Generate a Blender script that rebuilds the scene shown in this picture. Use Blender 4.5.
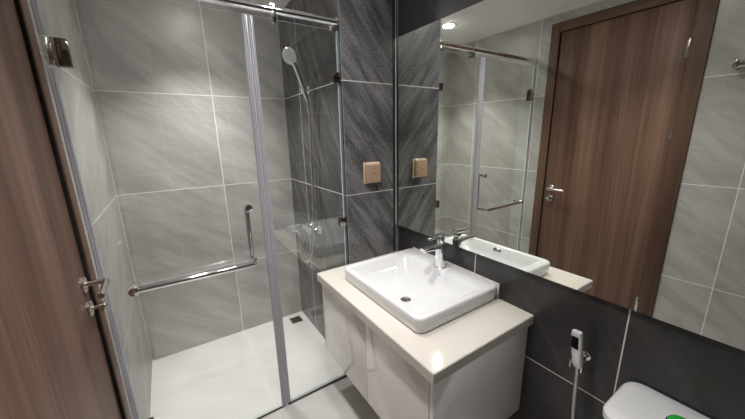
import bpy, bmesh, math, random
from mathutils import Vector, Matrix
random.seed(4)
for o in list(bpy.data.objects): bpy.data.objects.remove(o, do_unlink=True)
SC = bpy.context.scene
COL = SC.collection
# ------------------------------------------------------------ room measures (metres)
W, S, D, H = 1.449, 1.0896, 0.911, 2.338      # mirror wall, shower wall, back wall, ceiling
WM = 1.433                                    # face of the mirror, which stands off the wall
REAR = -2.1
T1 = 0.573                                    # lowest wall joint; tiles are 0.6 m
GY = 0.022                                    # plane of the shower glass
# ------------------------------------------------------------ camera
yaw, pit, rol = 0.580698517, 0.236747136, -0.0210638042
f = Vector((math.sin(yaw)*math.cos(pit), math.cos(yaw)*math.cos(pit), -math.sin(pit)))
r = Vector((math.cos(yaw), -math.sin(yaw), 0)); u = r.cross(f)
r2 = r*math.cos(rol) + u*math.sin(rol); u2 = -r*math.sin(rol) + u*math.cos(rol)
cam = bpy.data.cameras.new('camera'); cam.sensor_width = 36; cam.lens = 309.58*36/745
cam.clip_start = 0.02
co = bpy.data.objects.new('camera', cam); COL.objects.link(co)
m = Matrix((r2, u2, -f)).transposed().to_4x4(); m.translation = (0.280814, -1.489827, 1.498849)
co.matrix_world = m
SC.camera = co
# ------------------------------------------------------------ world, exposure
wd = bpy.data.worlds.new('world'); SC.world = wd; wd.use_nodes = True
wd.node_tree.nodes['Background'].inputs[0].default_value = (0.02, 0.02, 0.02, 1)
SC.view_settings.view_transform = 'Standard'; SC.view_settings.look = 'None'
SC.view_settings.exposure = 1.82; SC.view_settings.gamma = 1.0
SC.view_settings.use_curve_mapping = False
SC.cycles.max_bounces = 14; SC.cycles.diffuse_bounces = 6; SC.cycles.glossy_bounces = 8
SC.cycles.transparent_max_bounces = 24
# ------------------------------------------------------------ ceiling lamps' light
LAMPS = [('shower', 0.54, 0.46, 46, 104), ('vanity', 0.90, -0.36, 9.5, 122), ('toilet', 0.62, -0.86, 21, 108)]  # the toilet lamp is an added fill light, out of view
WARM = (1.0, 0.968, 0.95)
def lamp_light(x, y, watts, cone):
    l = bpy.data.lights.new('downlight_beam', 'SPOT'); l.energy = watts; l.color = WARM
    l.spot_size = math.radians(cone); l.spot_blend = 1.0; l.shadow_soft_size = 0.035
    o = bpy.data.objects.new('downlight_beam', l); COL.objects.link(o); o.location = (x, y, H-0.018)
    return o
BEAMS = [lamp_light(x, y, w, c) for _, x, y, w, c in LAMPS]

# ------------------------------------------------------------ materials
def nmat(name):
    m = bpy.data.materials.new(name); m.use_nodes = True
    nt = m.node_tree; b = nt.nodes['Principled BSDF']
    return m, nt, b
def plain(name, col, rough=0.4, metal=0.0, spec=0.5, var=0.0, emit=None, coat=0.0):
    m, nt, b = nmat(name)
    b.inputs['Base Color'].default_value = (*col, 1); b.inputs['Roughness'].default_value = rough
    b.inputs['Metallic'].default_value = metal; b.inputs['Specular IOR Level'].default_value = spec
    b.inputs['Coat Weight'].default_value = coat
    if emit:
        b.inputs['Emission Color'].default_value = (*emit[0], 1); b.inputs['Emission Strength'].default_value = emit[1]
    if var:
        tc = nt.nodes.new('ShaderNodeTexCoord'); n = nt.nodes.new('ShaderNodeTexNoise'); n.inputs['Scale'].default_value = 60
        mr = nt.nodes.new('ShaderNodeMapRange'); mr.inputs['To Min'].default_value = 1-var; mr.inputs['To Max'].default_value = 1+var
        mx = nt.nodes.new('ShaderNodeMix'); mx.data_type = 'RGBA'; mx.blend_type = 'MULTIPLY'; mx.inputs[0].default_value = 1
        mx.inputs[6].default_value = (*col, 1)
        nt.links.new(tc.outputs['Object'], n.inputs['Vector']); nt.links.new(n.outputs['Fac'], mr.inputs['Value'])
        nt.links.new(mr.outputs[0], mx.inputs[7]); nt.links.new(mx.outputs[2], b.inputs['Base Color'])
    return m
def tile(name, ua, va, u0, v0, lo, hi, grout, ang, rough, spec=0.5, contrast=(0.35, 0.72), stretch=7.0, scale=5.0, gw=0.0042, fine=0.22, size=0.6):
    """square stone-look tiles on the plane spanned by world axes ua, va"""
    m, nt, b = nmat(name); N = nt.nodes.new; L = nt.links.new
    tc = N('ShaderNodeTexCoord'); sp = N('ShaderNodeSeparateXYZ'); L(tc.outputs['Object'], sp.inputs[0])
    def math_(op, a, bb=None):
        n = N('ShaderNodeMath'); n.operation = op
        for i, v in enumerate((a, bb)):
            if v is None: continue
            if isinstance(v, (int, float)): n.inputs[i].default_value = v
            else: L(v, n.inputs[i])
        return n.outputs[0]
    U, V = sp.outputs[ua], sp.outputs[va]
    def cell(c, c0):
        q = math_('DIVIDE', math_('SUBTRACT', c, c0), size)
        fl = math_('FLOOR', q); fr = math_('SUBTRACT', q, fl)
        d = math_('MINIMUM', fr, math_('SUBTRACT', 1.0, fr))
        return fl, math_('MULTIPLY', d, size)
    fu, du = cell(U, u0); fv, dv = cell(V, v0)
    line = math_('LESS_THAN', math_('MINIMUM', du, dv), gw/2)
    # veins: rotated, stretched noise with a shift of its own per tile
    ca, sa = math.cos(math.radians(ang)), math.sin(math.radians(ang))
    A = math_('ADD', math_('MULTIPLY', U, ca), math_('MULTIPLY', V, sa))
    B = math_('SUBTRACT', math_('MULTIPLY', V, ca), math_('MULTIPLY', U, sa))
    sh = math_('ADD', math_('MULTIPLY', fu, 3.17), math_('MULTIPLY', fv, 7.31))
    cx = N('ShaderNodeCombineXYZ'); L(A, cx.inputs[0]); L(math_('MULTIPLY', B, stretch), cx.inputs[1]); L(sh, cx.inputs[2])
    n1 = N('ShaderNodeTexNoise'); n1.inputs['Scale'].default_value = scale*0.45; n1.inputs['Detail'].default_value = 7; n1.inputs['Roughness'].default_value = 0.62
    n1.inputs['Distortion'].default_value = 0.5
    L(cx.outputs[0], n1.inputs['Vector'])
    n2 = N('ShaderNodeTexNoise'); n2.inputs['Scale'].default_value = 90; n2.inputs['Detail'].default_value = 4
    L(tc.outputs['Object'], n2.inputs['Vector'])
    mixf = math_('ADD', math_('MULTIPLY', n1.outputs['Fac'], 1-fine), math_('MULTIPLY', n2.outputs['Fac'], fine))
    mr = N('ShaderNodeMapRange'); mr.inputs['From Min'].default_value = contrast[0]; mr.inputs['From Max'].default_value = contrast[1]
    mr.interpolation_type = 'SMOOTHSTEP'
    L(mixf, mr.inputs['Value'])
    mx = N('ShaderNodeMix'); mx.data_type = 'RGBA'; L(mr.outputs[0], mx.inputs[0])
    mx.inputs[6].default_value = (*lo, 1); mx.inputs[7].default_value = (*hi, 1)
    mg = N('ShaderNodeMix'); mg.data_type = 'RGBA'; L(line, mg.inputs[0]); L(mx.outputs[2], mg.inputs[6]); mg.inputs[7].default_value = (*grout, 1)
    L(mg.outputs[2], b.inputs['Base Color'])
    rr = N('ShaderNodeMapRange'); rr.inputs['To Min'].default_value = rough*0.8; rr.inputs['To Max'].default_value = rough*1.2
    L(n2.outputs['Fac'], rr.inputs['Value']); L(math_('MAXIMUM', rr.outputs[0], math_('MULTIPLY', line, 0.7)), b.inputs['Roughness'])
    b.inputs['Specular IOR Level'].default_value = spec
    bp = N('ShaderNodeBump'); bp.inputs['Strength'].default_value = 0.12; bp.inputs['Distance'].default_value = 0.002
    L(math_('SUBTRACT', mixf, math_('MULTIPLY', line, 0.6)), bp.inputs['Height']); L(bp.outputs[0], b.inputs['Normal'])
    return m
def wood(name, axis, dark, mid, light, rough=0.5):
    """walnut veneer, grain along z; axis = the world axis across the boards"""
    m, nt, b = nmat(name); N = nt.nodes.new; L = nt.links.new
    tc = N('ShaderNodeTexCoord'); mp = N('ShaderNodeMapping'); L(tc.outputs['Object'], mp.inputs[0])
    mp.inputs['Scale'].default_value = (12, 12, 0.35) if axis == 'z' else ((12, 0.35, 12))
    n = N('ShaderNodeTexNoise'); n.inputs['Scale'].default_value = 1.0; n.inputs['Detail'].default_value = 5; n.inputs['Distortion'].default_value = 0.35
    L(mp.outputs[0], n.inputs['Vector'])
    mp2 = N('ShaderNodeMapping'); L(tc.outputs['Object'], mp2.inputs[0])
    mp2.inputs['Scale'].default_value = (90, 90, 2.0) if axis == 'z' else (90, 2.0, 90)
    n2 = N('ShaderNodeTexNoise'); n2.inputs['Scale'].default_value = 1.0; n2.inputs['Detail'].default_value = 6; n2.inputs['Roughness'].default_value = 0.7
    L(mp2.outputs[0], n2.inputs['Vector'])
    ad = N('ShaderNodeMath'); ad.operation = 'MULTIPLY_ADD'; L(n2.outputs['Fac'], ad.inputs[0]); ad.inputs[1].default_value = 0.35
    sc = N('ShaderNodeMath'); sc.operation = 'MULTIPLY'; L(n.outputs['Fac'], sc.inputs[0]); sc.inputs[1].default_value = 0.65
    L(sc.outputs[0], ad.inputs[2])
    cr = N('ShaderNodeValToRGB'); e = cr.color_ramp.elements
    e[0].position = 0.34; e[0].color = (*dark, 1); e[1].position = 0.66; e[1].color = (*light, 1)
    k = e.new(0.5); k.color = (*mid, 1)
    L(ad.outputs[0], cr.inputs[0]); L(cr.outputs[0], b.inputs['Base Color'])
    b.inputs['Roughness'].default_value = rough; b.inputs['Specular IOR Level'].default_value = 0.3
    bp = N('ShaderNodeBump'); bp.inputs['Strength'].default_value = 0.08; bp.inputs['Distance'].default_value = 0.001
    L(n2.outputs['Fac'], bp.inputs['Height']); L(bp.outputs[0], b.inputs['Normal'])
    return m
def pane(name, tint):
    """thin clear pane: straight-through transmission plus a mirror reflection that grows at grazing angles"""
    m, nt, b = nmat(name); N = nt.nodes.new; L = nt.links.new; nt.nodes.remove(b)
    out = nt.nodes['Material Output']
    lw = N('ShaderNodeLayerWeight'); lw.inputs['Blend'].default_value = 0.5
    p = N('ShaderNodeMath'); p.operation = 'POWER'; p.inputs[1].default_value = 4.0; L(lw.outputs['Facing'], p.inputs[0])
    q = N('ShaderNodeMath'); q.operation = 'MULTIPLY_ADD'; q.inputs[1].default_value = 0.95; q.inputs[2].default_value = 0.07; L(p.outputs[0], q.inputs[0])
    t = N('ShaderNodeBsdfTransparent'); t.inputs[0].default_value = (*tint, 1)
    g = N('ShaderNodeBsdfGlossy'); g.inputs['Roughness'].default_value = 0.0; g.inputs[0].default_value = (1, 1, 1, 1)
    mx = N('ShaderNodeMixShader'); L(q.outputs[0], mx.inputs[0]); L(t.outputs[0], mx.inputs[1]); L(g.outputs[0], mx.inputs[2])
    L(mx.outputs[0], out.inputs[0])
    return m
def lucent(name, col, k):
    m, nt, b = nmat(name); N = nt.nodes.new; L = nt.links.new
    b.inputs['Base Color'].default_value = (*col, 1); b.inputs['Roughness'].default_value = 0.25
    t = N('ShaderNodeBsdfTransparent'); t.inputs[0].default_value = (0.92, 0.92, 0.96, 1)
    mx = N('ShaderNodeMixShader'); mx.inputs[0].default_value = k
    L(b.outputs[0], mx.inputs[1]); L(t.outputs[0], mx.inputs[2]); L(mx.outputs[0], nt.nodes['Material Output'].inputs[0])
    return m

LLO, LHI, LGR = (0.375, 0.360, 0.342), (0.55, 0.532, 0.510), (0.90, 0.88, 0.84)
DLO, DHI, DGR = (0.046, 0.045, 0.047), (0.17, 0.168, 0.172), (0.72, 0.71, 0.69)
M = {}
M['t_left'] = tile('pale stone tile left', 1, 2, 0.0, T1, LLO, LHI, LGR, 35, 0.38, stretch=4.0)
M['t_back'] = tile('pale stone tile back', 0, 2, 0.0, T1, LLO, LHI, LGR, -35, 0.38, stretch=4.5)
M['t_floor'] = tile('pale stone tile floor', 0, 1, 0.0, 0.0, (0.64, 0.626, 0.606), (0.72, 0.708, 0.688), (0.76, 0.74, 0.70), -25, 0.22, gw=0.002, stretch=3.0)
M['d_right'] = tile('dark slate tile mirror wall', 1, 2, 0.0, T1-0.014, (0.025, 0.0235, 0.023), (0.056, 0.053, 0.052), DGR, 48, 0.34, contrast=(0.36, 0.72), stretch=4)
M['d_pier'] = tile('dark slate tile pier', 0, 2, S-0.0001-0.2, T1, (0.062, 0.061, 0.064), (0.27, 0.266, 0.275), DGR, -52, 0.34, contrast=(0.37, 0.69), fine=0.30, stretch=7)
M['d_shower'] = tile('dark slate tile shower', 1, 2, 0.0, T1, DLO, DHI, DGR, 60, 0.16, contrast=(0.40, 0.78), fine=0.15)
M['dark_strip'] = plain('near black strip', (0.022, 0.022, 0.026), 0.35)
M['ceiling'] = plain('white ceiling paint', (0.92, 0.91, 0.885), 0.8, var=0.01)
M['mirror'] = plain('silvered mirror', (0.87, 0.90, 0.85), 0.0, 1.0)
M['mirror_edge'] = plain('mirror edge', (0.20, 0.24, 0.23), 0.3, var=0.03)
M['chrome'] = plain('polished chrome', (0.82, 0.82, 0.83), 0.07, 1.0)
M['satin'] = plain('satin chrome', (0.85, 0.85, 0.87), 0.22, 0.25)
M['steel'] = plain('brushed steel', (0.62, 0.59, 0.55), 0.22, 1.0)
M['bronze'] = plain('dark bronze channel', (0.10, 0.09, 0.075), 0.35, 0.8, var=0.05)
M['dark_steel'] = plain('polished dark steel', (0.30, 0.27, 0.23), 0.08, 1.0)
M['ceramic'] = plain('white glazed ceramic', (0.75, 0.755, 0.765), 0.08, var=0.004)
M['counter'] = plain('off white engineered stone', (0.70, 0.66, 0.60), 0.10, var=0.03)
M['gloss_lacquer'] = plain('pale grey gloss lacquer', (0.90, 0.86, 0.85), 0.05, var=0.006)
M['carcass'] = plain('cream carcass board', (0.62, 0.56, 0.47), 0.45, var=0.02)
M['glass'] = pane('clear shower glass', (0.965, 0.98, 0.97))
M['glass_edge'] = plain('polished glass edge', (0.62, 0.72, 0.74), 0.2, var=0.02)
M['joint'] = lucent('clear silicone joint', (0.26, 0.31, 0.33), 0.5)
M['seal'] = lucent('lavender grey vinyl seal', (0.72, 0.72, 0.755), 0.3)
M['seal_rib'] = lucent('darker vinyl rib', (0.50, 0.50, 0.55), 0.2)
M['silicone'] = plain('white silicone', (0.72, 0.72, 0.70), 0.5, var=0.02)
M['door'] = wood('walnut veneer', 'z', (0.065, 0.033, 0.022), (0.155, 0.084, 0.058), (0.25, 0.147, 0.104))
M['door_h'] = wood('walnut veneer head rail', 'y', (0.055, 0.029, 0.020), (0.110, 0.060, 0.041), (0.17, 0.099, 0.068))
M['frame'] = wood('walnut frame veneer', 'z', (0.055, 0.029, 0.020), (0.110, 0.060, 0.041), (0.17, 0.099, 0.068))
M['black'] = plain('black rubber', (0.006, 0.005, 0.005), 0.8, spec=0.15, var=0.1)
M['gold'] = plain('rose gold plastic', (0.70, 0.48, 0.33), 0.18, 0.35, var=0.03)
M['gold_pale'] = plain('pale gold plastic frame', (0.85, 0.72, 0.58), 0.15, 0.2, var=0.02)
M['hose'] = plain('braided steel hose', (0.55, 0.52, 0.48), 0.3, 0.9, var=0.2)
M['green'] = plain('green plastic', (0.02, 0.42, 0.04), 0.3, var=0.03)
M['blue'] = plain('pale blue print', (0.30, 0.50, 0.85), 0.4, var=0.03)
M['grey_print'] = plain('grey spray face', (0.55, 0.56, 0.58), 0.35, var=0.04)
M['white_plastic'] = plain('white plastic', (0.80, 0.80, 0.80), 0.25, var=0.01)
M['lamp'] = plain('lit diffuser', (0.9, 0.9, 0.9), 0.5, emit=((1.0, 0.975, 0.945), 32.0))

# ------------------------------------------------------------ mesh helpers
class MB:
    def __init__(s): s.bm = bmesh.new()
    def _bevel(s, faces_before, w, seg):
        fs = [x for x in s.bm.faces if x not in faces_before]
        es = list({e for x in fs for e in x.edges})
        bmesh.ops.bevel(s.bm, geom=es, offset=w, segments=seg, profile=0.5, affect='EDGES', clamp_overlap=True)
    def box(s, lo, hi, bev=0.0, seg=2, mi=0):
        before = set(s.bm.faces)
        v = [s.bm.verts.new((x, y, z)) for x in (lo[0], hi[0]) for y in (lo[1], hi[1]) for z in (lo[2], hi[2])]
        for q in ((0,1,3,2),(4,6,7,5),(0,4,5,1),(2,3,7,6),(0,2,6,4),(1,5,7,3)): s.bm.faces.new([v[i] for i in q])
        if bev: s._bevel(before, bev, seg)
        for x in s.bm.faces:
            if x not in before: x.material_index = mi
        return s
    def loft(s, loops, cap0=True, cap1=True):
        rings = [[s.bm.verts.new(p) for p in l] for l in loops]
        n = len(rings[0])
        for a, b in zip(rings, rings[1:]):
            for i in range(n): s.bm.faces.new((a[i], a[(i+1) % n], b[(i+1) % n], b[i]))
        if cap0: s.bm.faces.new(rings[0][::-1])
        if cap1: s.bm.faces.new(rings[-1])
        return s
    def rod(s, a, b, ra, rb=None, n=24, rnd=0.0):
        """round bar from a to b, optionally with rounded rims"""
        rb = ra if rb is None else rb
        a, b = Vector(a), Vector(b); d = b-a; L = d.length; d.normalize()
        q = d.orthogonal().normalized(); w = d.cross(q)
        st = [(0, ra-rnd), (rnd*0.3, ra-rnd*0.3), (rnd, ra), (L-rnd, rb), (L-rnd*0.3, rb-rnd*0.3), (L, rb-rnd)] if rnd else [(0, ra), (L, rb)]
        s.loft([[a+d*t+(q*math.cos(k*2*math.pi/n)+w*math.sin(k*2*math.pi/n))*rr for k in range(n)] for t, rr in st])
        return s
    def tube(s, pts, rad, n=12, smooth=True, radii=None):
        P = [Vector(p) for p in pts]
        if smooth:
            Q = []
            for i in range(len(P)-1):
                p0, p1, p2, p3 = P[max(i-1, 0)], P[i], P[i+1], P[min(i+2, len(P)-1)]
                for k in range(8):
                    t = k/8
                    Q.append(0.5*((2*p1)+(p2-p0)*t+(2*p0-5*p1+4*p2-p3)*t*t+(3*p1-p0-3*p2+p3)*t**3))
            Q.append(P[-1]); P = Q
        nrm = None; loops = []
        for i, p in enumerate(P):
            d = (P[min(i+1, len(P)-1)]-P[max(i-1, 0)]).normalized()
            nrm = d.orthogonal().normalized() if nrm is None else (nrm-d*nrm.dot(d)).normalized()
            w = d.cross(nrm)
            rr = rad if radii is None else radii[0]+(radii[1]-radii[0])*i/(len(P)-1)
            loops.append([p+(nrm*math.cos(k*2*math.pi/n)+w*math.sin(k*2*math.pi/n))*rr for k in range(n)])
        s.loft(loops); return s
    def lathe(s, c, axis, prof, n=32):
        """profile of (along, radius) turned about axis through c"""
        c = Vector(c); d = Vector(axis).normalized(); q = d.orthogonal().normalized(); w = d.cross(q)
        s.loft([[c+d*t+(q*math.cos(k*2*math.pi/n)+w*math.sin(k*2*math.pi/n))*max(rr, 1e-5) for k in range(n)] for t, rr in prof])
        return s
BASE = {}
def obj(name, mb, mats, parent=None, loc=None, sharp=32):
    """link one mesh; world-space vertices are stored relative to the thing's own base"""
    bm = mb.bm if isinstance(mb, MB) else mb
    bmesh.ops.remove_doubles(bm, verts=bm.verts, dist=1e-6)
    bmesh.ops.recalc_face_normals(bm, faces=bm.faces)
    lim = math.radians(sharp)
    for fc in bm.faces: fc.smooth = True
    for e in bm.edges:
        if len(e.link_faces) == 2 and e.calc_face_angle(0) > lim: e.smooth = False
    org = Vector(BASE.get(parent.name, (0, 0, 0))) if parent else Vector(loc or (0, 0, 0))
    bmesh.ops.translate(bm, verts=bm.verts, vec=-org)
    me = bpy.data.meshes.new(name); bm.to_mesh(me); bm.free()
    for x in (mats if isinstance(mats, (list, tuple)) else [mats]): me.materials.append(x)
    o = bpy.data.objects.new(name, me); COL.objects.link(o)
    if parent: o.parent = parent
    else: o.location = org
    BASE[o.name] = tuple(org)
    return o
def thing(name, label, cat, loc, group=None):
    o = bpy.data.objects.new(name, None); COL.objects.link(o); o.location = loc; o.empty_display_size = 0.05
    BASE[o.name] = tuple(loc)
    return tag(o, label, cat, group)
def tag(o, label=None, cat=None, group=None, kind=None):
    if label: o['label'] = label
    if cat: o['category'] = cat
    if group: o['group'] = group
    if kind: o['kind'] = kind
    return o
def struct(name, mb, mats, label=None):
    o = obj(name, mb, mats); o['kind'] = 'structure'
    if label: o['label'] = label
    return o
def rrect(x0, x1, y0, y1, rad, z, n=8):
    """rounded rectangle as a closed loop of points"""
    P = []
    for cx, cy, a0 in ((x1-rad, y1-rad, 0), (x0+rad, y1-rad, 90), (x0+rad, y0+rad, 180), (x1-rad, y0+rad, 270)):
        for k in range(n+1):
            a = math.radians(a0+90*k/n); P.append((cx+rad*math.cos(a), cy+rad*math.sin(a), z))
    return P

# ============================================================ THE SETTING
tk = 0.1
DY0, DY1, DZ = -0.967, -0.087, 2.277           # outside of the door frame
struct('floor', MB().box((-tk, REAR-tk, -tk), (W+tk, D+tk, 0)), M['t_floor'])
struct('ceiling', MB().box((-tk, REAR-tk, H), (W+tk, D+tk, H+tk)), M['ceiling'])
wl = MB().box((-tk, REAR, 0), (0, DY0+0.05, H)).box((-tk, DY1-0.05, 0), (0, D, H)).box((-tk, DY0+0.05, DZ-0.05), (0, DY1-0.05, H))
struct('wall_left', wl, M['t_left'])
struct('wall_back', MB().box((-tk, D, 0), (W+tk, D+tk, H)), M['t_back'])
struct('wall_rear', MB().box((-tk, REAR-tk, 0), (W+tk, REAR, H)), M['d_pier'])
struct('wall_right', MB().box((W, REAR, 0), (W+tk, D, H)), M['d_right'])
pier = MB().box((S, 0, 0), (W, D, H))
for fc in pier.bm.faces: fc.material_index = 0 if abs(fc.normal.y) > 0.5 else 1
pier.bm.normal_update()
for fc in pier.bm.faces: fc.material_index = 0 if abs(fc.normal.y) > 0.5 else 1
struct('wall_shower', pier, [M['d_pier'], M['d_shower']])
struct('trim_1', MB().box((1.413, -0.0022, 0), (1.4300, -0.0003, H)), M['dark_strip'], 'near black strip in the corner of the pier')  # thin near black strip over the pier face, standing in for a gap
struct('trim_2', MB().box((1.4303, -0.0024, 0), (1.4326, -0.0003, H)), M['silicone'], 'pale grout line in the corner beside the mirror')

# ---- the walnut door and its frame
dr = bpy.data.objects.new('door_1', None); COL.objects.link(dr); dr.location = (0, -0.52, 0); BASE['door_1'] = (0, -0.52, 0)
tag(dr, 'walnut veneer door closed in the left wall, with steel lever handle', None, None, 'structure')
FX = 0.0125
fw = 0.065
fr = MB().box((-0.09, DY1-fw, 0), (FX, DY1, DZ), 0.002).box((-0.09, DY0, 0), (FX, DY0+fw+0.018, DZ), 0.002)
obj('door_frame', fr, M['frame'], dr)
obj('door_head', MB().box((-0.09, DY0+fw+0.018, DZ-fw), (FX-0.0005, DY1-fw, DZ), 0.002), M['door_h'], dr)
ly0, ly1, lz1 = DY0+fw+0.018+0.004, DY1-fw-0.004, DZ-fw-0.004
obj('rubber_seal', MB().box((-0.05, ly1, 0), (0.008, DY1-fw, lz1+0.004)).box((-0.05, ly0, lz1), (0.008, ly1, lz1+0.004)), M['black'], dr)
leaf = obj('door_leaf', MB().box((-0.042, ly0, 0.006), (-0.001, ly1-0.0005, lz1-0.0005), 0.0012), M['door'], dr)
for zc in (1.942, 1.487, 0.318):
    h = MB().rod((0.006, ly0-0.001, zc-0.052), (0.006, ly0-0.001, zc+0.052), 0.0065, n=16, rnd=0.002)
    h.rod((0.006, ly0-0.001, zc+0.052), (0.006, ly0-0.001, zc+0.058), 0.004, n=12)
    h.box((-0.0012, ly0, zc-0.05), (0.0012, ly0+0.012, zc+0.05))
    obj('hinge', h, M['steel'], dr)
hy, hz = -0.207, 1.047
hd = obj('door_handle', MB().lathe((-0.001, hy, hz), (1, 0, 0), [(0, 0), (0, 0.026), (0.006, 0.026), (0.008, 0.024), (0.008, 0.0)]), M['steel'], dr)
lv = MB().tube([(0.006, hy, hz), (0.05, hy, hz), (0.0575, hy-0.003, hz), (0.060, hy-0.010, hz), (0.060, hy-0.130, hz)], 0.0088, 16, smooth=False)
obj('lever', lv, M['steel'], hd)
lk = obj('thumb_lock', MB().lathe((-0.001, hy, 0.962), (1, 0, 0), [(0, 0), (0, 0.026), (0.006, 0.026), (0.008, 0.024), (0.008, 0.0)]).rod((0.006, hy, 0.962), (0.034, hy, 0.962), 0.006), M['steel'], dr)
obj('thumb_turn', MB().box((0.028, hy-0.020, 0.951), (0.046, hy+0.016, 0.973), 0.005, 3), M['steel'], lk)

# ============================================================ THE MIRROR
mi = obj('wall_mirror', MB().box((WM, -1.95, 0.947), (W-0.0005, -0.0006, 2.0115)), [M['mirror'], M['mirror_edge']], loc=(W, -0.98, 0.947))
for p in mi.data.polygons: p.material_index = 0 if p.normal.x < -0.5 else 1
tag(mi, 'long frameless mirror on the dark tiled wall above the basin', 'mirror')

# ============================================================ SHOWER GLASS
HX = GY-0.004
def pane_part(x0, x1, z0, z1, parent):
    o = obj('glass_panel', MB().box((x0, GY-0.004, z0), (x1, GY+0.004, z1)), [M['glass'], M['glass_edge']], parent)
    for p in o.data.polygons: p.material_index = 0 if abs(p.normal.y) > 0.5 else 1
    return o
sd = thing('shower_door', 'hinged clear glass shower door with an L shaped steel handle', 'shower door', (0.33, GY, 0))
pane_part(0.014, 0.652, 0.012, 2.004, sd)
def seal(name, x0, x1, z0, z1, parent, ribs):
    o = obj(name, MB().box((x0, GY-0.007, z0), (x1, GY-0.0045, z1), 0.0008).box((x0, GY+0.0045, z0), (x1, GY+0.007, z1), 0.0008), M['seal'], parent)
    rb = MB()
    for k in ribs: rb.rod((k, GY-0.0075, z0), (k, GY-0.0075, z1), 0.0016, n=8)
    obj('seal_rib', rb, M['seal_rib'], o)
    return o
seal('seal_strip', 0.631, 0.6545, 0.006, 2.004, sd, (0.634, 0.641, 0.648))
obj('bottom_sweep', MB().box((0.014, GY-0.0065, 0.001), (0.652, GY+0.0065, 0.0115), 0.001), M['bronze'], sd)
seal('hinge_seal', 0.001, 0.017, 0.006, 1.735, sd, (0.012,))
seal('hinge_seal', 0.001, 0.017, 1.837, 2.004, sd, (0.012,))
for z0, z1 in ((1.742, 1.830), (0.185, 0.273)):
    hg = obj('hinge', MB().box((0.022, HX-0.010, z0), (0.064, HX-0.0005, z1), 0.002).box((0.022, GY+0.0045, z0), (0.064, GY+0.014, z1), 0.002), M['dark_steel'], sd)
    k = MB().rod((0.012, HX-0.005, z0+0.002), (0.012, HX-0.005, z1-0.002), 0.008, n=16, rnd=0.001)
    k.box((0.0003, HX-0.012, z0+0.018), (0.024, HX+0.002, z1-0.018), 0.002)
    k.box((0.030, HX-0.012, z0+0.022), (0.034, HX-0.010, z1-0.022)).box((0.038, HX-0.012, z0+0.022), (0.041, HX-0.010, z1-0.022))
    obj('knuckle', k, M['steel'], hg)
BY, IY = GY-0.050, GY+0.042
bx, bz0, bz1 = 0.570, 0.909, 1.176
hb = MB().tube([(bx, GY+0.0045, bz1), (bx, IY-0.012, bz1), (bx, IY-0.003, bz1-0.003), (bx, IY, bz1-0.012), (bx, IY, bz0+0.012), (bx, IY-0.003, bz0+0.003), (bx, IY-0.012, bz0), (bx, GY+0.0045, bz0)], 0.0125, 16, smooth=False)
hnd = obj('pull_handle', hb, M['chrome'], sd)
tb = MB().tube([(bx-0.006, HX-0.0005, bz0), (bx-0.006, BY+0.012, bz0+0.001), (bx-0.009, BY+0.003, bz0+0.001), (bx-0.018, BY, bz0+0.002), (0.092, BY, bz0+0.006)], 0.0125, 16, smooth=False)
obj('towel_bar', tb, M['chrome'], hnd)
obj('standoff', MB().rod((bx, HX-0.016, bz0), (bx, HX-0.0005, bz0), 0.0170, n=24, rnd=0.004), M['chrome'], hnd)
obj('standoff', MB().rod((bx, HX-0.018, bz1), (bx, HX-0.0005, bz1), 0.0180, n=24, rnd=0.002), M['chrome'], hnd)
obj('standoff', MB().rod((0.100, BY-0.013, bz0+0.006), (0.100, HX-0.0005, bz0+0.006), 0.0185, n=24, rnd=0.003).rod((0.100, GY+0.0045, bz0+0.006), (0.100, GY+0.016, bz0+0.006), 0.0185, n=24, rnd=0.003), M['chrome'], hnd)

sp = thing('shower_screen', 'fixed clear glass shower panel between the glass door and the pier', 'shower screen', (0.87, GY, 0))
pane_part(0.664, 1.077, 0.014, 2.004, sp)
seal('seal_strip', 0.6560, 0.6785, 0.014, 2.004, sp, (0.660, 0.668, 0.675))
obj('silicone_joint', MB().box((1.0775, GY-0.005, 0.014), (S-0.0006, GY+0.005, 2.004), 0.001), M['joint'], sp)
obj('floor_channel', MB().box((0.664, GY-0.009, 0), (S-0.001, GY+0.009, 0.0135), 0.001), M['bronze'], sp)
for z in (1.786, 1.022):
    obj('wall_clamp', MB().box((1.046, HX-0.011, z-0.024), (S-0.0008, HX-0.0005, z+0.024), 0.002).box((1.046, GY+0.0045, z-0.024), (S-0.0008, GY+0.015, z+0.024), 0.002)
        .rod((1.062, HX-0.013, z), (1.062, HX-0.010, z), 0.006, n=12), M['dark_steel'], sp)

rl = thing('stabiliser_bar', 'steel bar along the top of the shower glass', 'rail', (0.54, GY, 2.043))
obj('bar', MB().rod((0.006, GY, 2.041), (S-0.006, GY, 2.041), 0.0175, n=24), M['chrome'], rl)
for a, b in ((0.0005, 0.012), (S-0.0125, S-0.0005)):
    obj('end_flange', MB().rod((a, GY, 2.043), (b, GY, 2.043), 0.021, n=24, rnd=0.002), M['steel'], rl)
clip = MB().rod((0.757, GY, 2.041), (0.779, GY, 2.041), 0.0225, n=24, rnd=0.002).box((0.759, GY-0.020, 1.984), (0.777, GY-0.0048, 2.066), 0.004).box((0.759, GY+0.0048, 1.984), (0.777, GY+0.020, 2.066), 0.004)
obj('glass_clip', clip, M['chrome'], rl)
obj('glass_clip', MB().box((1.050, GY-0.012, 1.994), (1.074, GY-0.0048, 2.028), 0.002).box((1.050, GY+0.0048, 1.994), (1.074, GY+0.012, 2.028), 0.002), M['steel'], rl)

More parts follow.
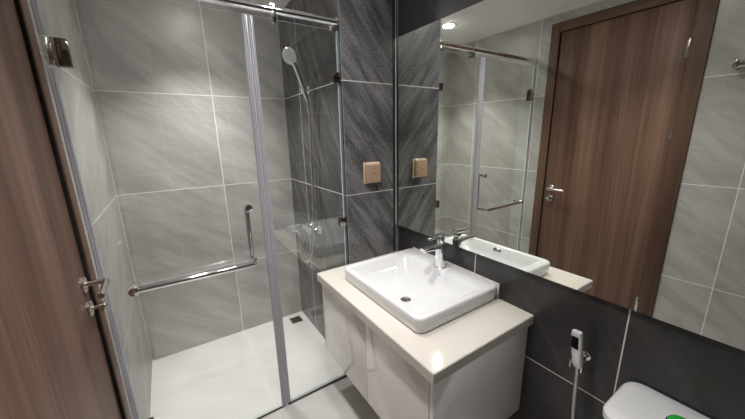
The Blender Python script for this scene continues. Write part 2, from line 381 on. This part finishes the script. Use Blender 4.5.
# ---- floor drain
fd = MB().box((0.953, 0.762, 0.0002), (1.042, 0.853, 0.004), 0.001)
dn = obj('floor_drain', fd, M['steel'], loc=(0.998, 0.808, 0)); tag(dn, 'square steel floor drain in the shower corner', 'drain')
g = MB()
for k in range(7): g.box((0.966, 0.775+k*0.0104, 0.0041), (1.029, 0.7795+k*0.0104, 0.0048))
obj('grate_slot', g, M['black'], dn)

# ============================================================ SHOWER FITTINGS
X0 = S
mx = thing('shower_mixer', 'chrome shower mixer tap on the dark shower wall', 'tap', (S, 0.46, 0.875))
cy, cz, cx_ = 0.46, 0.876, 1.030
obj('mixer_body', MB().rod((cx_, cy-0.075, cz), (cx_, cy+0.075, cz), 0.021, n=24, rnd=0.005), M['chrome'], mx)
for s in (-1, 1):
    obj('wall_inlet', MB().lathe((S-0.0005, cy+s*0.062, cz), (-1, 0, 0), [(0, 0), (0, 0.031), (0.004, 0.031), (0.012, 0.022), (0.016, 0.014), (0.052, 0.014), (0.052, 0)]), M['chrome'], mx)
obj('spout', MB().tube([(cx_-0.01, cy, cz-0.006), (0.975, cy, cz-0.002), (0.925, cy, cz+0.002), (0.915, cy, cz-0.010)], 0.011, 16), M['chrome'], mx)
lv = MB().rod((cx_, cy, cz+0.018), (cx_, cy, cz+0.045), 0.017, 0.015, rnd=0.002).box((0.945, cy-0.011, cz+0.040), (cx_+0.012, cy+0.011, cz+0.050), 0.004)
obj('mixer_lever', lv, M['chrome'], mx)
obj('hose_outlet', MB().rod((0.962, cy, cz-0.022), (0.962, cy, cz-0.004), 0.008, n=16), M['chrome'], mx)

hh = thing('hand_shower_holder', 'small chrome wall holder carrying the hand shower', 'shower holder', (S, 0.43, 1.775))
obj('wall_plate', MB().lathe((S-0.0005, 0.435, 1.778), (-1, 0, 0), [(0, 0), (0, 0.026), (0.006, 0.026), (0.010, 0.020), (0.010, 0)]), M['chrome'], hh)
obj('cradle', MB().rod((S-0.009, 0.435, 1.778), (1.050, 0.385, 1.771), 0.010, n=16).lathe((1.0335, 0.37, 1.756), (-0.32, -0.06, 0.94), [(0, 0.0145), (0, 0.021), (0.03, 0.021), (0.03, 0.0165), (0, 0.0145)], 24), M['chrome'], hh)
hs = thing('hand_shower', 'chrome hand shower with round pale head on its wall holder', 'hand shower', (1.045, 0.372, 1.72))
obj('handle', MB().tube([(1.046, 0.373, 1.712), (1.026, 0.369, 1.775), (0.994, 0.364, 1.868), (0.968, 0.362, 1.925)], 0.011, 16, radii=(0.0105, 0.0135)), M['chrome'], hs)
hdir = Vector((-0.72, -0.55, -0.42)).normalized(); hc = Vector((0.957, 0.362, 1.945))
obj('shower_head', MB().lathe(hc, hdir, [(-0.022, 0), (-0.022, 0.014), (-0.014, 0.034), (-0.002, 0.047), (0.006, 0.047), (0.009, 0.044), (0.009, 0)], 36), M['chrome'], hs)
obj('spray_plate', MB().lathe(hc, hdir, [(0.0092, 0), (0.0092, 0.041), (0.0105, 0.040), (0.0105, 0)], 36), M['grey_print'], hs)
obj('hose', MB().tube([(1.046, 0.373, 1.714), (1.057, 0.378, 1.64), (1.062, 0.40, 1.40), (1.062, 0.42, 1.10), (1.058, 0.43, 0.90), (1.052, 0.435, 0.78), (1.030, 0.44, 0.68), (0.996, 0.445, 0.648), (0.970, 0.452, 0.69), (0.962, 0.459, 0.80), (0.962, 0.46, 0.858)], 0.0062, 12), M['hose'], hs)

# ============================================================ VANITY
CX, CT, CB, CY0 = 0.905, 0.765, 0.722, -0.885
vc = thing('vanity_cabinet', 'wall hung pale grey gloss vanity cabinet under the white counter', 'cabinet', (1.18, -0.45, 0.28))
bb = MB()
bb.box((CX+0.002, -0.020, 0.28), (W-0.001, -0.002, CB-0.0005), 0.001)                    # far side
bb.box((CX+0.020, -0.867, 0.28), (W-0.001, -0.020, 0.298)).box((W-0.016, -0.867, 0.298), (W-0.001, -0.020, CB-0.0005))
bb.box((CX+0.022, -0.867, CB-0.06), (CX+0.040, -0.020, CB-0.0005)).box((CX+0.022, -0.468, 0.298), (CX+0.3, -0.450, CB-0.06))
obj('carcass', bb, M['carcass'], vc)
obj('side_panel', MB().box((CX, CY0, 0.28), (W-0.0012, CY0+0.018, CB-0.0005), 0.001), M['gloss_lacquer'], vc)
obj('door', MB().box((CX, -0.4595, 0.278), (CX+0.018, -0.018, CB-0.004), 0.0012), M['gloss_lacquer'], vc)
obj('door', MB().box((CX, -0.8615, 0.278), (CX+0.018, -0.4635, CB-0.004), 0.0012), M['gloss_lacquer'], vc)

KX, KY0, KY1 = 0.882, -0.903, -0.0012
ct = MB()
hx0, hx1, hy0, hy1 = 1.000, 1.340, -0.692, -0.168
outer = [(KX, KY0), (W-0.001, KY0), (W-0.001, KY1), (KX, KY1)]
inner = [(hx0, hy0), (hx1, hy0), (hx1, hy1), (hx0, hy1)]
vv = {}
for z in (CB, CT):
    for nm, ring in (('o', outer), ('i', inner)):
        vv[nm, z] = [ct.bm.verts.new((x, y, z)) for x, y in ring]
for i in range(4):
    j = (i+1) % 4
    ct.bm.faces.new((vv['o', CT][i], vv['o', CT][j], vv['i', CT][j], vv['i', CT][i]))
    ct.bm.faces.new((vv['o', CB][j], vv['o', CB][i], vv['i', CB][i], vv['i', CB][j]))
    ct.bm.faces.new((vv['o', CB][i], vv['o', CB][j], vv['o', CT][j], vv['o', CT][i]))
    ct.bm.faces.new((vv['i', CB][j], vv['i', CB][i], vv['i', CT][i], vv['i', CT][j]))
ed = [e for e in ct.bm.edges if len([v for v in e.verts if abs(v.co.x-KX) < 1e-5 or abs(v.co.y-KY0) < 1e-5]) == 2 and not (abs(e.verts[0].co.x-W) < .002 and abs(e.verts[1].co.x-W) < .002)]
bmesh.ops.bevel(ct.bm, geom=ed, offset=0.0022, segments=2, affect='EDGES')
cto = obj('countertop', ct, M['counter'], loc=(1.16, -0.45, CB)); tag(cto, 'off white stone counter slab on the grey vanity cabinet', 'countertop')

# ---- basin
bs = thing('wash_basin', 'white rectangular ceramic basin set on the off white counter', 'basin', (1.2, -0.44, CT))
L_ = []
def lp(x0, x1, y0, y1, rad, z): L_.append(rrect(x0, x1, y0, y1, rad, z, 8))
lp(1.120, 1.176, -0.472, -0.416, 0.027, 0.708)
lp(1.050, 1.280, -0.62, -0.26, 0.05, 0.712)
lp(1.010, 1.332, -0.685, -0.175, 0.04, CT-0.012)
lp(1.008, 1.334, -0.688, -0.173, 0.04, CT+0.0006)
lp(0.976, 1.437, -0.733, -0.152, 0.030, CT+0.0006)
lp(0.971, 1.441, -0.738, -0.147, 0.034, CT+0.006)
lp(0.966, 1.445, -0.743, -0.142, 0.036, 0.8225)
lp(0.968, 1.444, -0.741, -0.144, 0.036, 0.8295)
lp(0.972, 1.441, -0.737, -0.148, 0.034, 0.8335)
lp(0.978, 1.436, -0.731, -0.154, 0.030, 0.8348)
lp(0.990, 1.352, -0.717, -0.166, 0.024, 0.8348)
lp(0.994, 1.347, -0.712, -0.171, 0.026, 0.8325)
lp(0.999, 1.341, -0.705, -0.178, 0.030, 0.826)
lp(1.015, 1.318, -0.680, -0.205, 0.045, 0.790)
lp(1.035, 1.285, -0.640, -0.248, 0.060, 0.752)
lp(1.060, 1.250, -0.585, -0.300, 0.070, 0.734)
lp(1.100, 1.200, -0.500, -0.390, 0.048, 0.7235)
lp(1.1225, 1.1735, -0.4695, -0.4185, 0.0254, 0.7215)
bm_ = MB().loft(L_, True, True)
obj('bowl', bm_, M['ceramic'], bs, sharp=50)
dnn = obj('waste_ring', MB().lathe((1.148, -0.444, 0.7218), (0, 0, 1), [(0, 0.0), (0, 0.0255), (0.003, 0.0255), (0.0045, 0.023), (0.0045, 0.019), (0.001, 0.018), (0.001, 0)]), M['chrome'], bs)
obj('waste_plug', MB().lathe((1.148, -0.444, 0.7230), (0, 0, 1), [(0, 0), (0, 0.015), (0.003, 0.015), (0.0045, 0.012), (0.005, 0)]), M['chrome'], dnn)
ovf = MB().loft([[(0.9995+d*0.97+q*-0.25, -0.438+p, 0.808+d*0.25+q*0.97) for p, q, _ in rrect(-w, w, -h, h, h*0.95, 0, 6)]
    for d, w, h in ((0.001, 0.027, 0.0125), (0.0065, 0.027, 0.0125), (0.009, 0.025, 0.0105), (0.009, 0.018, 0.0025), (0.005, 0.018, 0.0025))])
obj('overflow_cover', ovf, M['chrome'], bs)
obj('maker_mark', MB().box((1.3310, -0.489, 0.8040), (1.3325, -0.477, 0.8170)), M['blue'], bs)
obj('silicone_bead', MB().box((1.4452, -0.738, CT+0.001), (W-0.0004, -0.147, 0.838), 0.001), M['silicone'], bs)

# ---- basin tap
FX_, FY_ = 1.372, -0.446
ft = thing('basin_tap', 'chrome single lever tap on the back ledge of the basin', 'tap', (FX_, FY_, 0.835))
body = MB().loft([rrect(FX_-a, FX_+a, FY_-b, FY_+b, min(a, b)*0.7, z, 6) for z, a, b in
    ((0.8352, 0.024, 0.025), (0.8385, 0.0245, 0.0255), (0.841, 0.0225, 0.0235), (0.90, 0.0215, 0.0225), (0.952, 0.0215, 0.0215), (0.962, 0.0205, 0.020), (0.966, 0.016, 0.016))])
obj('tap_body', body, M['chrome'], ft)
spo = MB(); secs = []
for t in range(9):
    k = t/8; x = FX_+0.008-0.130*k; z = 0.944+0.014*k-0.008*k*k; hw = 0.0205-0.003*k; ht = 0.014-0.006*k
    secs.append([(x, FY_+a, z+b) for a, b, _ in rrect(-hw, hw, -ht, ht, ht*0.8, 0, 5)])
spo.loft(secs); obj('spout', spo, M['chrome'], ft)
obj('aerator', MB().rod((1.266, FY_, 0.9425), (1.266, FY_, 0.934), 0.010, n=20), M['chrome'], ft)
lvr = MB().rod((FX_, FY_, 0.9655), (FX_, FY_, 0.998), 0.0185, 0.0195, n=24, rnd=0.003); secs = []
for t in range(9):
    k = t/8; x = FX_+0.020-0.105*k; z = 1.004-0.004*k; hw = 0.0195-0.009*k*k; ht = 0.0105-0.005*k
    secs.append([(x, FY_+a, z+b) for a, b, _ in rrect(-hw, hw, -ht, ht, ht*0.9, 0, 5)])
lvr.loft(secs); obj('tap_lever', lvr, M['chrome'], ft)

# ---- socket on the pier
so = thing('power_socket', 'rose gold splash cover socket on the dark tiled pier', 'socket', (1.255, 0, 1.288))
obj('back_plate', MB().box((1.199, -0.010, 1.229), (1.303, -0.0003, 1.349), 0.003), M['gold_pale'], so)
lid = obj('cover', MB().box((1.204, -0.036, 1.233), (1.299, -0.0105, 1.338), 0.006, 3), M['gold'], so)
obj('cover_hinge', MB().rod((1.206, -0.022, 1.341), (1.297, -0.022, 1.341), 0.0065, n=16, rnd=0.001), M['gold_pale'], so)
obj('pin_hole', MB().rod((1.2445, -0.0362, 1.287), (1.2445, -0.0368, 1.287), 0.0028, n=12).rod((1.2585, -0.0362, 1.287), (1.2585, -0.0368, 1.287), 0.0028, n=12), M['black'], lid)

# ============================================================ BIDET SPRAY
bd = thing('bidet_spray', 'chrome and black bidet spray hanging on the dark tiled wall', 'bidet spray', (W, -1.085, 0.68))
def sec(cx, cy, z, a, b, rr=0.6): return rrect(cx-a, cx+a, cy-b, cy+b, min(a, b)*rr, z, 5)
wand = MB().loft([sec(1.383, -1.104, 0.690, 0.009, 0.011), sec(1.382, -1.103, 0.705, 0.0125, 0.0150), sec(1.379, -1.098, 0.75, 0.0125, 0.0155), sec(1.373, -1.093, 0.818, 0.0125, 0.016), sec(1.372, -1.092, 0.828, 0.0105, 0.014)])
obj('spray_handle', wand, M['satin'], bd)
trg = MB().loft([sec(1.3680, -1.097, 0.765, 0.003, 0.0105, 0.9), sec(1.3645, -1.094, 0.772, 0.006, 0.0105, 0.9), sec(1.360, -1.093, 0.808, 0.006, 0.0105, 0.9), sec(1.3605, -1.0925, 0.813, 0.003, 0.010, 0.9)])
obj('trigger', trg, M['black'], bd)
obj('hose', MB().tube([(1.383, -1.104, 0.694), (1.384, -1.106, 0.65), (1.380, -1.112, 0.55), (1.378, -1.120, 0.44), (1.385, -1.125, 0.32), (1.400, -1.122, 0.24), (1.407, -1.115, 0.205)], 0.0068, 12), M['hose'], bd)
bh = thing('bidet_spray_holder', 'small chrome wall bracket holding the bidet spray', 'bracket', (W, -1.10, 0.70))
obj('wall_plate', MB().lathe((W-0.0005, -1.103, 0.706), (-1, 0, 0), [(0, 0), (0, 0.017), (0.006, 0.017), (0.009, 0.012), (0.009, 0)], 24), M['chrome'], bh)
obj('cradle', MB().rod((W-0.008, -1.103, 0.703), (1.403, -1.103, 0.700), 0.0075, n=16)
    .box((1.397, -1.124, 0.682), (1.402, -1.084, 0.712), 0.0015).box((1.368, -1.124, 0.682), (1.400, -1.119, 0.712), 0.0015).box((1.368, -1.0875, 0.682), (1.400, -1.0835, 0.712), 0.0015), M['chrome'], bh)
av = thing('angle_valve', 'chrome angle valve on the dark wall at the foot of the bidet hose', 'valve', (W, -1.115, 0.19))
obj('valve_body', MB().lathe((W-0.0005, -1.115, 0.19), (-1, 0, 0), [(0, 0), (0, 0.026), (0.004, 0.026), (0.008, 0.012), (0.036, 0.012), (0.036, 0)], 24).rod((1.407, -1.115, 0.19), (1.407, -1.115, 0.212), 0.009, n=16), M['chrome'], av)
obj('valve_knob', MB().rod((1.396, -1.115, 0.19), (1.372, -1.115, 0.19), 0.014, n=20, rnd=0.003), M['chrome'], av)

# ============================================================ TOILET
tl = thing('toilet', 'white ceramic toilet cistern with green push button against the dark wall', 'toilet', (1.15, -1.418, 0))
TY0, TY1 = -1.608, -1.228
obj('cistern', MB().loft([rrect(1.262, W-0.006, TY0+0.03, TY1-0.03, 0.03, 0.36), rrect(1.235, W-0.005, TY0+0.012, TY1-0.012, 0.04, 0.56), rrect(1.228, W-0.005, TY0+0.006, TY1-0.006, 0.045, 0.676)]), M['ceramic'], tl, sharp=50)
obj('cistern_lid', MB().loft([rrect(1.226, W-0.004, TY0+0.004, TY1-0.004, 0.045, 0.6775), rrect(1.221, W-0.004, TY0, TY1, 0.048, 0.682), rrect(1.221, W-0.004, TY0, TY1, 0.048, 0.701),
    rrect(1.228, W-0.006, TY0+0.006, TY1-0.006, 0.044, 0.709), rrect(1.248, W-0.022, TY0+0.024, TY1-0.024, 0.034, 0.715), rrect(1.275, W-0.05, TY0+0.05, TY1-0.05, 0.02, 0.7165)]), M['ceramic'], tl, sharp=40)
pb = obj('push_button', MB().lathe((1.338, -1.380, 0.7135), (0, 0, 1), [(0, 0), (0, 0.033), (0.004, 0.033), (0.006, 0.031), (0.006, 0)], 32), M['chrome'], tl)
tag(obj('button_cap', MB().lathe((1.338, -1.380, 0.7198), (0, 0, 1), [(0, 0), (0, 0.030), (0.004, 0.029), (0.008, 0.023), (0.010, 0.011), (0.0105, 0)], 32), M['green'], pb), 'green button cap')
def oval(cx, cy, a, b, z, n=40, flat=0.0):
    P = []
    for k in range(n):
        t = 2*math.pi*k/n; x = cx+a*math.cos(t); P.append((min(x, cx+a*(1-flat)), cy+b*math.sin(t), z))
    return P
obj('toilet_bowl', MB().loft([oval(1.12, -1.418, 0.20, 0.115, 0.001), oval(1.12, -1.418, 0.195, 0.11, 0.05), oval(1.09, -1.418, 0.185, 0.105, 0.18), oval(1.03, -1.418, 0.24, 0.16, 0.33), oval(1.02, -1.418, 0.265, 0.18, 0.385),
    oval(1.02, -1.418, 0.265, 0.18, 0.398), oval(1.02, -1.418, 0.20, 0.125, 0.398), oval(1.03, -1.418, 0.16, 0.10, 0.30), oval(1.06, -1.418, 0.08, 0.06, 0.22)]).box((1.16, -1.535, 0.20), (W-0.006, -1.30, 0.358), 0.02, 3), M['ceramic'], tl, sharp=50)
obj('seat', MB().loft([oval(1.015, -1.418, 0.268, 0.184, 0.399, flat=0.12), oval(1.015, -1.418, 0.270, 0.186, 0.408, flat=0.12), oval(1.015, -1.418, 0.264, 0.18, 0.416, flat=0.12)]), M['white_plastic'], tl, sharp=50)
obj('seat_lid', MB().loft([oval(1.015, -1.418, 0.264, 0.18, 0.4165, flat=0.12), oval(1.015, -1.418, 0.268, 0.184, 0.424, flat=0.12), oval(1.015, -1.418, 0.255, 0.17, 0.434, flat=0.12)]), M['white_plastic'], tl, sharp=50)

# ============================================================ TOWEL RAIL on the left wall
tr = thing('towel_rail', 'dark steel double towel rail on the pale wall beyond the door', 'towel rail', (0, -1.09, 1.82))
for yy in (-1.09, -1.60):
    obj('wall_post', MB().rod((0.0005, yy, 1.82), (0.008, yy, 1.82), 0.024, n=24, rnd=0.002).rod((0.008, yy, 1.82), (0.058, yy, 1.82), 0.009, n=16).rod((0.05, yy, 1.800), (0.05, yy, 1.842), 0.009, n=16, rnd=0.002), M['steel'], tr)
for zz in (1.803, 1.838):
    obj('rail_bar', MB().rod((0.05, -1.60, zz), (0.05, -1.09, zz), 0.006, n=16), M['steel'], tr)

# ============================================================ CEILING LIGHTS
for (nm, x, y, w, c), beam in zip(LAMPS, BEAMS):
    lab = {'shower': 'round white downlight in the ceiling above the shower', 'vanity': 'round white downlight in the ceiling above the vanity counter', 'toilet': 'round white downlight added as unseen fill, in the ceiling above the toilet and doorway'}[nm]
    cl = thing('ceiling_light', lab, 'light', (x, y, H), 'recessed round downlights')
    obj('trim_ring', MB().lathe((x, y, H-0.0003), (0, 0, -1), [(0, 0.044), (0, 0.058), (0.003, 0.057), (0.005, 0.050), (0.005, 0.046), (0.0, 0.044)], 40), M['white_plastic'], cl)
    obj('diffuser', MB().lathe((x, y, H-0.0005), (0, 0, -1), [(0, 0), (0, 0.0435), (0.005, 0.0425), (0.010, 0.036), (0.014, 0.022), (0.0152, 0)], 40), M['lamp'], cl)
    beam.parent = cl; beam.location = (0, 0, -0.018)
